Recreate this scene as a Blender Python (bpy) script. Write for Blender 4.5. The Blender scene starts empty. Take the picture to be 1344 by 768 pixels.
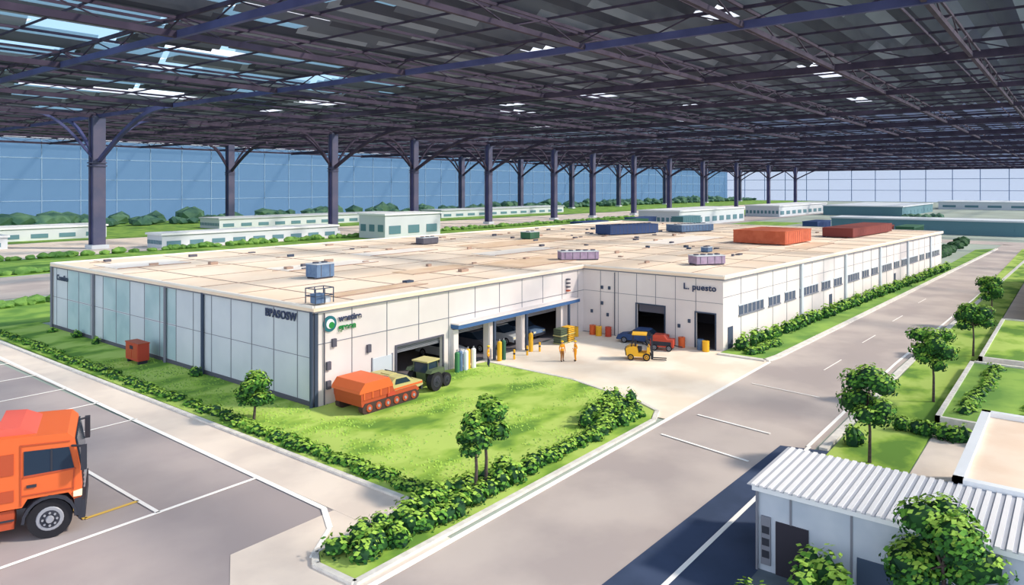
import bpy, bmesh, math, random
from mathutils import Vector, Matrix, Euler
random.seed(7)
scene = bpy.context.scene
scene.view_settings.view_transform = 'Standard'

# ------------------------------------------------------------ materials
def lin(c):
    c = c/255.0
    return c/12.92 if c <= 0.04045 else ((c+0.055)/1.055)**2.4
def RGB(r, g, b): return (lin(r), lin(g), lin(b), 1.0)
MATS = {}
def mat(name, c1, c2=None, scale=1.0, rough=0.8, metal=0.0, detail=3.0, lo=0.4, hi=0.6, c3=None, translucent=0.0, bump=0.0, stretch=None, transp=None):
    if name in MATS: return MATS[name]
    m = bpy.data.materials.new(name); m.use_nodes = True
    nt = m.node_tree; N = nt.nodes; L = nt.links
    b = N['Principled BSDF']; out = N['Material Output']
    b.inputs['Base Color'].default_value = c1
    b.inputs['Roughness'].default_value = rough
    b.inputs['Metallic'].default_value = metal
    b.inputs['Specular IOR Level'].default_value = 0.3
    if c2 is not None:
        tc = N.new('ShaderNodeTexCoord'); mp = N.new('ShaderNodeMapping')
        if stretch: mp.inputs['Scale'].default_value = stretch
        no = N.new('ShaderNodeTexNoise'); no.inputs['Scale'].default_value = scale
        no.inputs['Detail'].default_value = detail
        cr = N.new('ShaderNodeValToRGB')
        cr.color_ramp.elements[0].position = lo; cr.color_ramp.elements[0].color = c1
        cr.color_ramp.elements[1].position = hi; cr.color_ramp.elements[1].color = c2
        if c3 is not None:
            e = cr.color_ramp.elements.new(min(hi+0.08, 1.0)); e.color = c3
        L.new(tc.outputs['Object'], mp.inputs[0]); L.new(mp.outputs[0], no.inputs['Vector'])
        L.new(no.outputs['Fac'], cr.inputs[0]); L.new(cr.outputs[0], b.inputs['Base Color'])
        if bump > 0:
            bp = N.new('ShaderNodeBump'); bp.inputs['Strength'].default_value = bump
            L.new(no.outputs['Fac'], bp.inputs['Height']); L.new(bp.outputs[0], b.inputs['Normal'])
    last = b.outputs[0]
    if translucent > 0:
        tr = N.new('ShaderNodeBsdfTranslucent'); tr.inputs[0].default_value = c1
        mx = N.new('ShaderNodeMixShader'); mx.inputs[0].default_value = translucent
        L.new(last, mx.inputs[1]); L.new(tr.outputs[0], mx.inputs[2]); last = mx.outputs[0]
    if transp is not None:
        tp = N.new('ShaderNodeBsdfTransparent'); tp.inputs[0].default_value = transp[1]
        mx = N.new('ShaderNodeMixShader'); mx.inputs[0].default_value = transp[0]
        L.new(last, mx.inputs[1]); L.new(tp.outputs[0], mx.inputs[2]); last = mx.outputs[0]
    L.new(last, out.inputs[0])
    MATS[name] = m
    return m

M_asphalt = mat('asphalt', RGB(158,148,148), RGB(174,163,161), 0.12, 0.9, detail=5)
M_road = mat('road_asphalt', RGB(174,162,158), RGB(192,180,173), 0.15, 0.9, detail=6)
M_shadowasph = mat('painted_shadow_asphalt', RGB(62,76,104), RGB(54,68,94), 0.4, 0.9)  # asphalt colour darkened to carry a painted road shadow
M_darkpave = mat('dark_paving', RGB(92,104,116), RGB(104,116,124), 0.5, 0.9)
M_pave = mat('pavement', RGB(214,200,188), RGB(228,214,200), 0.3, 0.9, detail=5)
M_conc = mat('forecourt_concrete', RGB(232,216,196), RGB(244,231,213), 0.25, 0.9, detail=6)
M_kerb = mat('kerb_stone', RGB(226,221,212), RGB(210,205,198), 2.0)
M_line = mat('road_paint_white', RGB(248,245,240))
M_yline = mat('road_paint_yellow', RGB(225,185,90))
M_lawn = mat('lawn_grass', RGB(100,140,54), RGB(142,176,68), 0.20, 0.95, lo=0.38, hi=0.46, c3=RGB(174,198,98), detail=7, stretch=(1,1.5,1))
M_grass2 = mat('verge_grass', RGB(98,140,62), RGB(138,172,78), 0.25, 0.95, detail=6)
M_field = mat('outer_ground', RGB(150,160,150), RGB(165,176,165), 0.03, 0.95)
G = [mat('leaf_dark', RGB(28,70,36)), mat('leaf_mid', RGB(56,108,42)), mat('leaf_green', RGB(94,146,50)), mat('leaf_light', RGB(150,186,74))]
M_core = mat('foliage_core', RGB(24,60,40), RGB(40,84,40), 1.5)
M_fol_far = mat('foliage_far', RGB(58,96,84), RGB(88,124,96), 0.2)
M_fol_row = mat('foliage_row', RGB(88,130,62), RGB(124,162,78), 0.5)
M_bark = mat('bark', RGB(92,80,76), RGB(70,60,60), 6)
M_wall = mat('wall_panel_white', RGB(222,213,210), RGB(230,222,218), 0.2)
M_wallblue = mat('wall_panel_bluegrey', RGB(198,206,213), RGB(206,213,219), 0.3)
M_wallteal = mat('wall_panel_teal', RGB(160,188,194), RGB(180,203,207), 0.25)
M_seam = mat('panel_seam', RGB(128,130,140))
M_trimdark = mat('trim_dark', RGB(66,78,98))
M_roof = mat('membrane_roof', RGB(238,216,192), RGB(247,229,208), 0.10, 0.9, detail=5)
M_roofpatch = mat('roof_patch', RGB(216,186,156), RGB(228,202,176), 0.3)
M_roofpatch2 = mat('roof_patch_pale', RGB(242,234,224), RGB(234,226,218), 0.3)
M_roofseam = mat('roof_seam', RGB(164,140,126))
M_floorint = mat('interior_floor', RGB(120,115,120))
M_blue = mat('painted_blue_steel', RGB(66,102,150))
M_hvac = mat('hvac_bluegrey', RGB(90,116,150), RGB(102,128,160), 2)
M_purple = mat('hvac_lilac', RGB(154,136,162), RGB(168,150,174), 2)
M_vent = mat('vent_grey', RGB(92,92,104))
M_brick = mat('rust_cladding', RGB(184,92,64), RGB(196,104,74), 1)
M_brickd = mat('dark_rust_cladding', RGB(124,62,58))
M_steel = mat('steel_dark', RGB(50,44,62), RGB(64,56,74), 0.3, 0.9)
M_steelblue = mat('steel_navy', RGB(62,66,106), RGB(72,76,118), 0.2, 0.8)
M_colsteel = mat('column_steel', RGB(78,82,108), RGB(92,90,112), 0.2)
M_l = [mat('added_louvre_dark', RGB(80,86,100)), mat('added_louvre_mid', RGB(120,128,142)), mat('added_louvre_black', RGB(54,58,72)), mat('added_louvre_far_haze', RGB(146,158,192))]  # last tone paints distance haze onto the far slats
M_skyl = mat('skylight_white', RGB(250,250,255), translucent=0.85, transp=(0.4,(1,1,1,1)))
M_skyb = mat('skylight_blue', RGB(140,178,200), translucent=0.7, transp=(0.5,(.42,.56,.66,1)))
M_curt = mat('curtain_glass_blue', RGB(120,150,178), None, 0.01, 0.5, transp=(0.86,(.31,.43,.54,1)))
M_curt2 = mat('curtain_glass_pale', RGB(190,205,230), None, 0.01, 0.5, transp=(0.9,(.61,.65,.71,1)))
M_mull = mat('mullion', RGB(150,178,205))
M_mull2 = mat('mullion_blue', RGB(140,158,192))
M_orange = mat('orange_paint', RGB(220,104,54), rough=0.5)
M_oranged = mat('dark_orange_paint', RGB(178,78,48), rough=0.5)  # darker orange for panel lines, trim and carrier hull
M_redtop = mat('red_deflector', RGB(226,100,86), rough=0.5)
M_black = mat('rubber_black', RGB(34,34,40))
M_dark = mat('dark_plastic', RGB(52,54,64))
M_track = mat('track_brown', RGB(72,54,50))
M_glass = mat('vehicle_glass', RGB(36,52,70), rough=0.15)
M_rim = mat('rim_grey', RGB(150,152,160), rough=0.4)
M_cream = mat('cream_paint', RGB(186,178,122), rough=0.5)
M_olive = mat('tractor_paint', RGB(82,96,72), rough=0.5)
M_yellow = mat('machine_yellow', RGB(232,176,44), rough=0.5)
M_red = mat('red_paint', RGB(186,72,54), rough=0.5)
M_green = mat('green_paint', RGB(70,130,88), rough=0.5)
M_white = mat('white_paint', RGB(236,238,240), rough=0.5)
M_lamp = mat('headlamp', RGB(250,240,200), rough=0.2)
M_skin = mat('skin', RGB(206,150,116)); M_hair = mat('hair', RGB(42,30,26))
M_hivis = mat('hivis_orange', RGB(240,160,36)); M_trou = mat('trousers', RGB(150,96,40)); M_trou2 = mat('trousers_navy', RGB(46,52,80))
M_boot = mat('boots', RGB(40,34,34)); M_helm = mat('helmet_yellow', RGB(245,205,50))
M_win = mat('window_dark', RGB(76,90,112), rough=0.25)
M_door = mat('door_dark', RGB(52,50,60))
M_corr = mat('corrugated_white', RGB(228,226,226))
M_corrd = mat('corrugated_valley', RGB(172,175,184))
M_smallwall = mat('small_wall', RGB(182,192,205), RGB(194,202,213), 0.6)
M_creamroof = mat('cream_roof', RGB(236,210,186), RGB(242,220,198), 0.5)
M_txt = mat('sign_navy', RGB(60,70,98)); M_txtg = mat('sign_green', RGB(40,140,70)); M_txtt = mat('sign_teal', RGB(40,110,120))
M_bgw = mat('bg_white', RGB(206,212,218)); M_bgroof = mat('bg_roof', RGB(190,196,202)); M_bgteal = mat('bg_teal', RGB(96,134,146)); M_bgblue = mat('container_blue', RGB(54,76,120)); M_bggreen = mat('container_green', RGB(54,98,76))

# ------------------------------------------------------------ mesh builder
class MB:
    def __init__(s): s.v=[]; s.f=[]; s.mi=[]; s.mats=[]; s.smooth=[]
    def m(s, mt):
        if mt not in s.mats: s.mats.append(mt)
        return s.mats.index(mt)
    def add(s, vs, fs, mt, smooth=False, M=None):
        o=len(s.v); k=s.m(mt)
        if M is not None: vs=[tuple(M@Vector(p)) for p in vs]
        s.v.extend(vs)
        for f in fs:
            s.f.append(tuple(i+o for i in f)); s.mi.append(k); s.smooth.append(smooth)
    def box(s, x0,x1,y0,y1,z0,z1, mt, M=None):
        vs=[(x0,y0,z0),(x1,y0,z0),(x1,y1,z0),(x0,y1,z0),(x0,y0,z1),(x1,y0,z1),(x1,y1,z1),(x0,y1,z1)]
        s.add(vs,[(0,3,2,1),(4,5,6,7),(0,1,5,4),(1,2,6,5),(2,3,7,6),(3,0,4,7)],mt,False,M)
    def prism(s, poly, z0, z1, mt, M=None):
        a=sum(poly[i][0]*poly[(i+1)%len(poly)][1]-poly[(i+1)%len(poly)][0]*poly[i][1] for i in range(len(poly)))
        if a<0: poly=poly[::-1]
        n=len(poly)
        vs=[(p[0],p[1],z0) for p in poly]+[(p[0],p[1],z1) for p in poly]
        fs=[tuple(range(n-1,-1,-1)),tuple(range(n,2*n))]+[(i,(i+1)%n,n+(i+1)%n,n+i) for i in range(n)]
        s.add(vs,fs,mt,False,M)
    def side(s, prof, y0, y1, mt, M=None):   # x-z profile extruded along y
        n=len(prof)
        vs=[(p[0],y0,p[1]) for p in prof]+[(p[0],y1,p[1]) for p in prof]
        fs=[tuple(range(n)),tuple(range(2*n-1,n-1,-1))]+[(i,n+i,n+(i+1)%n,(i+1)%n) for i in range(n)]
        s.add(vs,fs,mt,False,M)
    def beam(s, p0, p1, w, h, mt):
        p0=Vector(p0); p1=Vector(p1); d=(p1-p0).normalized()
        up=Vector((0,0,1)) if abs(d.z)<0.99 else Vector((1,0,0))
        r=d.cross(up).normalized()*(w/2); u=r.cross(d).normalized()*(h/2)
        vs=[]
        for p in (p0,p1):
            for a,b in ((-1,-1),(1,-1),(1,1),(-1,1)): vs.append(tuple(p+r*a+u*b))
        s.add(vs,[(0,1,2,3),(7,6,5,4),(0,4,5,1),(1,5,6,2),(2,6,7,3),(3,7,4,0)],mt)
    def cyl(s, p0, p1, r0, r1, mt, n=10, smooth=True, M=None):
        p0=Vector(p0); p1=Vector(p1); d=(p1-p0).normalized()
        up=Vector((0,0,1)) if abs(d.z)<0.95 else Vector((1,0,0))
        a=d.cross(up).normalized(); b=d.cross(a).normalized()
        vs=[]
        for p,r in ((p0,r0),(p1,r1)):
            for i in range(n):
                t=2*math.pi*i/n; vs.append(tuple(p+a*math.cos(t)*r+b*math.sin(t)*r))
        s.add(vs,[(i,(i+1)%n,n+(i+1)%n,n+i) for i in range(n)],mt,smooth,M)
        s.add([vs[i] for i in range(n)],[tuple(range(n))],mt,False,M)
        s.add([vs[n+i] for i in range(n)],[tuple(range(n))],mt,False,M)
    def blob(s, c, r, mt, jit=0.12, lvl=2):
        V,F=ICO[lvl]
        s.add([(c[0]+p[0]*r[0]*(1+random.uniform(-jit,jit)),c[1]+p[1]*r[1]*(1+random.uniform(-jit,jit)),c[2]+p[2]*r[2]*(1+random.uniform(-jit,jit))) for p in V],F,mt,jit<0.05)
    def leaves(s, c, r, n, size):
        for _ in range(n):
            z=random.uniform(-0.8,1); t=random.uniform(0,2*math.pi); q=math.sqrt(1-z*z)
            d=Vector((q*math.cos(t),q*math.sin(t),z))
            k=random.uniform(0.88,1.0)+random.random()**2*.3
            p=Vector((c[0]+d.x*r[0]*k,c[1]+d.y*r[1]*k,c[2]+d.z*r[2]*k))
            nrm=(d*1.2+Vector((random.uniform(-.6,.6),random.uniform(-.6,.6),random.uniform(-.3,.7)))).normalized()
            a=nrm.cross(Vector((random.random(),random.random(),random.random()+.1))).normalized()
            b=nrm.cross(a); sz=size*random.uniform(0.6,1.35)
            w=z+random.uniform(-0.35,0.35)
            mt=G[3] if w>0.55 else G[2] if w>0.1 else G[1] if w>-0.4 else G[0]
            s.add([tuple(p+a*sz),tuple(p+b*sz*.6),tuple(p-a*sz),tuple(p-b*sz*.6)],[(0,1,2,3)],mt)
    def make(s, name, loc=(0,0,0), rz=0, scale=1, parent=None, bevel=0):
        me=bpy.data.meshes.new(name); me.from_pydata(s.v,[],s.f)
        for m_ in s.mats: me.materials.append(m_)
        me.polygons.foreach_set('material_index',s.mi)
        me.polygons.foreach_set('use_smooth',s.smooth); me.update()
        ob=bpy.data.objects.new(name,me); scene.collection.objects.link(ob)
        ob.location=loc; ob.rotation_euler=(0,0,rz); ob.scale=(scale,)*3
        if parent: ob.parent=parent
        if bevel:
            bv=ob.modifiers.new('bevel','BEVEL'); bv.width=bevel; bv.segments=2; bv.limit_method='ANGLE'
        return ob
ICO={}
for lv in (1,2,3):
    b=bmesh.new(); bmesh.ops.create_icosphere(b,subdivisions=lv,radius=1.0)
    b.verts.ensure_lookup_table()
    ICO[lv]=([tuple(v.co) for v in b.verts],[tuple(v.index for v in f.verts) for f in b.faces]); b.free()

def flat(name, poly, z, mt, th=0.0):
    m=MB()
    m.prism(poly, z-0.03 if th==0 else z-th, z, mt)
    return m.make(name)
def rect(x0,x1,y0,y1): return [(x0,y0),(x1,y0),(x1,y1),(x0,y1)]

# ------------------------------------------------------------ camera, sun, sky
cam=bpy.data.cameras.new('camera'); co=bpy.data.objects.new('camera',cam); scene.collection.objects.link(co)
co.location=(0,0,16); co.rotation_euler=(math.radians(90),0,math.radians(-51.7))
cam.sensor_width=36; cam.lens=947/1344*36; cam.shift_y=-139/1344; cam.clip_end=5000
scene.camera=co
S=Vector((2.8,-4.0,3.8)).normalized()
sl=bpy.data.lights.new('sun','SUN'); sl.energy=4.5; sl.angle=math.radians(5.0); sl.color=(1.0,0.89,0.74)
so=bpy.data.objects.new('sun',sl); scene.collection.objects.link(so)
so.rotation_euler=S.to_track_quat('Z','Y').to_euler(); so.location=(60,-60,90)
w=bpy.data.worlds.new('sky'); scene.world=w; w.use_nodes=True
nt=w.node_tree; bg=nt.nodes['Background']
tc=nt.nodes.new('ShaderNodeTexCoord'); sp=nt.nodes.new('ShaderNodeSeparateXYZ'); cr=nt.nodes.new('ShaderNodeValToRGB')
cr.color_ramp.elements[0].position=0.0; cr.color_ramp.elements[0].color=RGB(232,235,243)
cr.color_ramp.elements[1].position=0.7; cr.color_ramp.elements[1].color=RGB(186,208,236)
nt.links.new(tc.outputs['Generated'],sp.inputs[0]); nt.links.new(sp.outputs['Z'],cr.inputs[0]); nt.links.new(cr.outputs[0],bg.inputs[0])
bg.inputs[1].default_value=2.2

# ------------------------------------------------------------ ground
flat('ground', rect(-300,861,-300,343), -0.04, M_field, 0.5)
flat('parking_lot', rect(-80,22.5,22.3,118), 0.0, M_asphalt)
road=[(-80,12.8),(70,12.8),(235,9),(240,17),(68,22.3),(-80,22.3)]
flat('road', road, 0.0, M_road)
flat('cross_road', rect(238,252,-60,120), 0.0, M_road)
flat('sidewalk', [(22.5,26.3),(25.4,26.3),(25.8,118),(23.2,118)], 0.03, M_pave)
flat('corner_pavement', [(13,22.3),(24,22.3),(24,27.5),(22.5,29),(17,29)], 0.02, M_pave)
flat('forecourt', rect(45.5,67.6,22.35,43.3), 0.03, M_conc)
lawn=[(25.6,26.2),(19.4,26.0),(18.9,25.2),(19.0,23.1),(44.5,23.1),(46.3,23.8),(47.2,25.4),(49.6,33),(49.8,42.4),(45.3,43.2),(32,43.2),(32,96),(26.2,96)]
flat('lawn', lawn, 0.12, M_lawn, 0.15)
verge=[(66.5,22.9),(66.2,27.2),(163,21.4),(215,21),(222,17.3),(68.5,22.6)]
flat('verge_lawn', verge, 0.12, M_grass2, 0.15)
flat('grass_strip', rect(-60,330,96,118), 0.05, M_grass2, 0.1)
flat('service_road', rect(-80,500,120,148), 0.02, M_road)
flat('grass_field', rect(-80,520,150,182), 0.05, M_grass2, 0.1)
flat('yard_pavement', rect(-80,700,184,232), 0.02, M_pave)
flat('grass_belt', rect(-80,840,234,335), 0.05, M_grass2, 0.1)
flat('garden_lawn', rect(36,225,7.6,11.9), 0.10, M_lawn, 0.15)
flat('garden_path', rect(36,225,5.2,7.5), 0.06, M_pave, 0.1)
flat('office_paving', rect(20,35.8,-14,10.6), 0.02, M_darkpave)
flat('painted_road_shadow', [(20,10.6),(45,10.6),(46,12.0),(45.2,14.6),(21.5,15.2)], 0.03, M_shadowasph)  # painted cast shadow; the office's real shadow covers only part of it

k=MB()
def kerb(pts, w=0.35, h=0.16):
    for a,b in zip(pts[:-1],pts[1:]): k.beam((a[0],a[1],h/2),(b[0],b[1],h/2),w,h,M_kerb)
kerb([(25.55,96),(25.5,26.3),(19.3,26.15),(18.7,25.3),(18.8,22.9),(44.6,22.9),(46.5,23.6),(47.5,25.3),(49.8,33),(50,42.5)],.3)
kerb([(66.1,27.2),(66.2,22.7),(68.5,22.35),(222,17.1)],0.6)
kerb([(46,12.3),(70,12.3),(225,8.8)],0.5)
k.make('kerb')
l=MB()
def line(a,b,w=0.18,mt=M_line,z=0.045): l.beam((a[0],a[1],z),(b[0],b[1],z),w,0.02,mt)
line((-40,22.3),(66,22.3),0.3); line((46,13.2),(72,13.2),.22); line((72,13.2),(225,9.6),.22); line((21,13.1),(46,13.1),0.22,z=0.06)
line((42.5,21.3),(41.4,15.2)); line((47.7,21.1),(46.9,15.8)); line((58,21),(57.3,15.6),.1)
line((22.3,29.5),(24.0,118),0.28); line((22.3,29.5),(21.2,27.6),.28); line((21.2,27.6),(19,26.0),.2)
line((-10,35.5),(22.3,35.5),0.2); line((17,35.5),(17,46),0.2)
for yy in (51,57,63,69.5,76,83): line((14,yy),(23.0,yy),0.12)
line((14.5,37.6),(14.9,43.5),0.22,M_yline); line((14.5,37.6),(17,37.6),0.18,M_yline)
for xx in (66,80,95,112): line((xx,17.6),(xx+5,17.4),.08)
l.make('road_marking')

# ------------------------------------------------------------ warehouse
wh=MB()
def wall(p0,p1,z1,ops,mt,th=0.3):
    p0=Vector((p0[0],p0[1],0)); p1=Vector((p1[0],p1[1],0)); L=(p1-p0).length; ang=math.atan2(p1.y-p0.y,p1.x-p0.x)
    Mx=Matrix.Translation(p0)@Matrix.Rotation(ang,4,'Z'); x=0
    for a,b,za,zb in sorted(ops):
        if a>x: wh.box(x,a,0,th,0,z1,mt,Mx)
        if za>0: wh.box(a,b,0,th,0,za,mt,Mx)
        wh.box(a,b,0,th,zb,z1,mt,Mx)
        x=b
    wh.box(x,L,0,th,0,z1,mt,Mx)
    return Mx,L
Ms,Ls=wall((31.9,43.3),(67.6,43.3),7.0,[(7.9,13.2,0,3.1),(14.6,31.1,0,3.45)],M_wall)
Mf,Lf=wall((67.6,43.3),(67.6,27.3),7.0,[(6.6,9.8,0,3.7),(13.2,15.2,0,3.5)],M_wall)
Ml,Ll=wall((31.9,91.5),(31.9,43.3),7.0,[],M_wallblue)
Mr,Lr=wall((67.6,27.3),(161,21.3),7.0,[],M_wall)
wall((161,21.3),(161,91.5),7.0,[],M_wall); wall((161,91.5),(31.9,91.5),7.0,[],M_wall)
foot=[(31.8,43.2),(67.5,43.2),(67.5,27.2),(161.1,21.1),(161.1,91.6),(31.8,91.6)]
wh.prism([(31.7,43.1),(67.45,43.1),(67.45,27.1),(161.2,21.0),(161.2,91.7),(31.7,91.7)],7.0,7.26,M_roof)
wh.prism([(32.2,43.6),(67.4,43.6),(67.9,27.6),(160.8,21.6),(160.8,91.2),(32.2,91.2)],0.02,0.06,M_floorint)
for a,b in zip(foot,foot[1:]+foot[:1]):
    wh.beam((a[0],a[1],6.93),(b[0],b[1],6.93),0.2,0.08,M_seam)
    wh.beam((a[0],a[1],7.33),(b[0],b[1],7.33),0.25,0.16,M_roofpatch2)
wh.box(33,66,58,58.2,0,7,M_vent); wh.box(80,80.2,28,43,0,7,M_vent)
def seams(Mx,L,xs,ops=(),zmid=None,w=0.05):
    for x in xs:
        z0=0
        for a,b,zb in ops:
            if a<x<b: z0=zb
        wh.box(x-w/2,x+w/2,-0.03,0.0,z0,6.9,M_seam,Mx)
    if zmid: wh.box(0,L,-0.025,0.0,zmid-0.02,zmid+0.02,M_seam,Mx)
seams(Ms,Ls,[3.4,6.9,10.4,14,17.5,21,24.5,28,31.5,34.5],[(7.9,13.2,3.1),(14.6,31.1,4.1)])
wh.box(0,Ls,-0.03,0,4.55,4.60,M_seam,Ms)
seams(Mf,Lf,[2.2,4.4,6.6,8.8,11,13.2],[(6.6,9.8,3.7),(13.2,15.2,3.5)],4.6)
seams(Mr,Lr,[i*4.0 for i in range(1,23)],(),5.2)
seams(Ml,Ll,[i*3.0+1.2 for i in range(0,16)],(),3.6)
for i in range(0,15):
    x0=i*3.0+1.3; mt=M_wallteal if i in (1,2,4,5,7,8) else M_wallblue
    wh.box(x0,x0+2.8,-0.02,0,0.5,3.5,mt,Ml); wh.box(x0,x0+2.8,-0.02,0,3.7,6.8,mt if i%3 else M_wallblue,Ml)
for s_ in (0.15,11.2,26.5,33.0,Ll-0.1): wh.cyl((s_,-0.18,0),(s_,-0.18,7.0),0.14,0.14,M_trimdark if s_>30 else M_seam,8,M=Ml)
wh.box(Ll-0.3,Ll,-0.08,0,0,7,M_vent,Ml); wh.box(0,0.28,-0.08,0,0,7,M_trimdark,Ms)
wh.box(0,Ll,-0.06,0,0,0.45,M_vent,Ml)
wh.box(14.3,33.6,-0.9,0,3.6,3.95,M_blue,Ms); wh.box(14.3,33.6,-0.95,-0.0,3.95,4.05,M_wall,Ms)
for s_ in (14.6,19.3,24.2,31.1): wh.box(s_-0.3,s_+0.3,-0.35,0.3,0,3.5,M_wall,Ms)
for s_ in (19.3,24.2,31.6): wh.box(s_-0.12,s_+0.12,-.9,-.7,0.03,3.6,M_trimdark,Ms)
a,b,z=7.9,13.2,3.1
wh.box(a-0.15,a,-0.1,0,0,z+0.15,M_vent,Ms); wh.box(b,b+0.15,-0.1,0,0,z+0.15,M_vent,Ms); wh.box(a,b,-0.1,0,z,z+0.15,M_vent,Ms)
wh.box(5.4,7.4,-0.05,0,0.1,2.6,M_wallblue,Ms); wh.box(5.3,5.4,-0.07,0,0.1,2.7,M_seam,Ms); wh.box(7.4,7.5,-0.07,0,0.1,2.7,M_seam,Ms)
wh.box(8.0,13.1,0.3,0.4,2.5,3.1,M_vent,Ms)
for i in range(6): wh.box(8.0,13.1,0.28,0.3,2.52+i*.1,2.56+i*.1,M_rim,Ms)
for i in range(6): wh.box(14.9,31,0.32+0.02*i,0.36+0.02*i,3.4-0.1*i,3.45-0.1*i,M_rim,Ms)
for a,b,z in ((6.6,9.8,3.7),(13.2,15.2,3.5)):
    wh.box(a-0.12,a,-0.08,0,0,z+.12,M_trimdark,Mf); wh.box(b,b+.12,-0.08,0,0,z+.12,M_trimdark,Mf); wh.box(a,b,-0.08,0,z,z+.12,M_trimdark,Mf)
wh.box(6.7,9.7,0.32,0.4,2.9,3.7,M_vent,Mf)
for s_,z in ((1.0,2.6),(1.0,1.2),(1.5,4.2),(4.8,3.2)):
    wh.box(s_,s_+0.35,-0.2,0,z,z+0.6,M_vent,Ms)
for s_,z in ((2.3,4.9),(3.2,4.9),(2.3,3.2),(3.0,2.0),(11.3,1.8),(12.4,2.4),(1.0,2.2)):
    wh.box(s_,s_+0.24,-0.15,0,z,z+0.35,M_trimdark,Mf)
wh.cyl((0.8,-0.1,0),(0.8,-0.1,6.8),0.05,0.05,M_vent,6,M=Ms)
wh.cyl((4.0,-0.1,0),(4.0,-0.1,6.8),0.05,0.05,M_vent,6,M=Mf)
for zz in (4.8,5.2,5.6,6.0): wh.box(32.2,32.6,-0.35,-0.02,zz,zz+0.15,M_oranged if zz<5 else M_vent,Ms)
x=3.5; i=0
while x<88:
    n=3.1 if i%3 else 6
    wh.box(x,x+n,-0.05,0.0,3.1,4.0,M_win,Mr); wh.box(x-0.1,x+n+0.1,-0.09,0,4.0,4.12,M_wallblue,Mr); wh.box(x-.1,x+n+.1,-0.12,0,2.95,3.1,M_seam,Mr)
    for q in range(1,int(n)): wh.box(x+q-.03,x+q+.03,-0.07,0,3.1,4.0,M_wall,Mr)
    x+=n+1.4; i+=1
for s_ in (20,36,52,68,84): wh.box(s_,s_+0.6,-0.25,0,0,6.9,M_wallblue,Mr)
for s_ in (1.0,30,60): wh.box(s_,s_+1.1,-0.04,0,0.1,2.2,M_trimdark,Mr)
for i in range(16):
    xx=36+i*8.1; y0=43.5 if xx<67 else 27.8-(xx-67.6)*0.064
    wh.box(xx,xx+0.08,y0,91,7.26,7.30,M_roofseam)
for yy in (48,54,60,67,75,83): wh.box(32.2,160,yy,yy+0.10,7.26,7.30,M_roofseam)
for yy in (31,37,43): wh.box(68.2,160,yy,yy+0.08,7.26,7.30,M_roofseam)
for x0,x1,y0,y1,mt in ((50,59,52,55,M_roofpatch),(61,76,47,53,M_roofpatch),(70,84,58,62,M_roofpatch2),(84,98,36,40,M_roofpatch),(44,56,64,68,M_roofpatch2),(78,100,66,72,M_roofpatch),(60,72,70,74,M_roofpatch2),(100,120,48,54,M_roofpatch2),(36,46,46,47.6,M_roofpatch),(104,118,30,33,M_roofpatch),(34,42,80,86,M_roofpatch2)):
    wh.box(x0,x1,y0,y1,7.27,7.33,mt)
    wh.box(x0,x1,y0-0.1,y0,7.27,7.35,M_roofseam)
for j in range(90):
    xx=random.uniform(35,155); yy=random.uniform(46,89) if xx<70 else random.uniform(30,89)
    a=random.uniform(.3,1.2); b_=random.uniform(.2,.6)
    wh.box(xx,xx+a,yy,yy+b_,7.27,7.27+random.uniform(.12,.35),random.choice((M_vent,M_roofseam,M_roofseam,M_trimdark)))
    if j%3==0: wh.box(xx-1.6,xx,yy+.1,yy+.2,7.27,7.33,M_roofseam)
whob=wh.make('warehouse')
def rooftop(name,x,y,sx,sy,h,mt,z=7.28,rz=0):
    m=MB(); m.box(-sx/2,sx/2,-sy/2,sy/2,0.15,h,mt); m.box(-sx/2-.05,sx/2+.05,-sy/2-.05,sy/2+.05,h,h+.08,M_wallblue if mt not in (M_brick,M_brickd,M_bgblue) else mt)
    for q in (-1,1): m.box(-sx/2,sx/2,q*sy*.35-.08,q*sy*.35+.08,0,0.15,M_vent)
    n=max(2,int(sx/0.9))
    for i in range(n):
        u=-sx/2+(i+.5)*sx/n
        m.box(u-0.03,u+0.03,-sy/2-0.02,-sy/2,0.2,h-.05,M_vent if mt not in (M_brick,M_brickd) else M_brickd)
        if mt not in (M_brick,M_brickd): m.cyl((u,0,h+.08),(u,0,h+.2),min(.3,sy*.3),min(.3,sy*.3),M_vent,12)
    return m.make(name,(x,y,z),rz)
rooftop('hvac_unit',42.8,57.2,2.0,1.7,1.35,M_hvac)
rooftop('hvac_unit',72.5,47.2,4.6,1.8,1.0,M_purple,rz=-.7)
rooftop('hvac_unit',77,33,3.6,1.8,1.0,M_purple,rz=-.6)
rooftop('hvac_unit',91,39,1.4,1.0,.7,M_hvac)
rooftop('hvac_unit',78,78,3.2,1.6,1.0,M_vent)
rooftop('hvac_unit',96,72,2.6,2,1.2,M_bggreen)
rooftop('rooftop_container',114,38,11,8,2.0,M_brick,rz=-0.05)
rooftop('rooftop_container',143,32,24,5,1.6,M_brickd,rz=-0.06)
rooftop('rooftop_container',118,66,12,4,1.7,M_bgblue,rz=-.3)  # blue container stack, set on the roof instead of behind it
rooftop('rooftop_container',132,60,9,4,1.4,M_hvac,rz=-.3)
m=MB()
for xx in (0,.8,1.6):
    for yy in (0,1.2): m.cyl((xx,yy,0),(xx,yy,1.1),.04,.04,M_trimdark,6)
for zz in (.55,1.1):
    m.beam((0,0,zz),(1.6,0,zz),.06,.06,M_trimdark); m.beam((0,1.2,zz),(1.6,1.2,zz),.06,.06,M_trimdark); m.beam((0,0,zz),(0,1.2,zz),.06,.06,M_trimdark); m.beam((1.6,0,zz),(1.6,1.2,zz),.06,.06,M_trimdark)
m.box(.2,1.0,.2,.9,0,.7,M_hvac); m.box(1.05,1.5,.2,.8,0,.4,M_wallblue)
m.make('roof_access_rail',(32.3,43.7,7.42))

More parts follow.
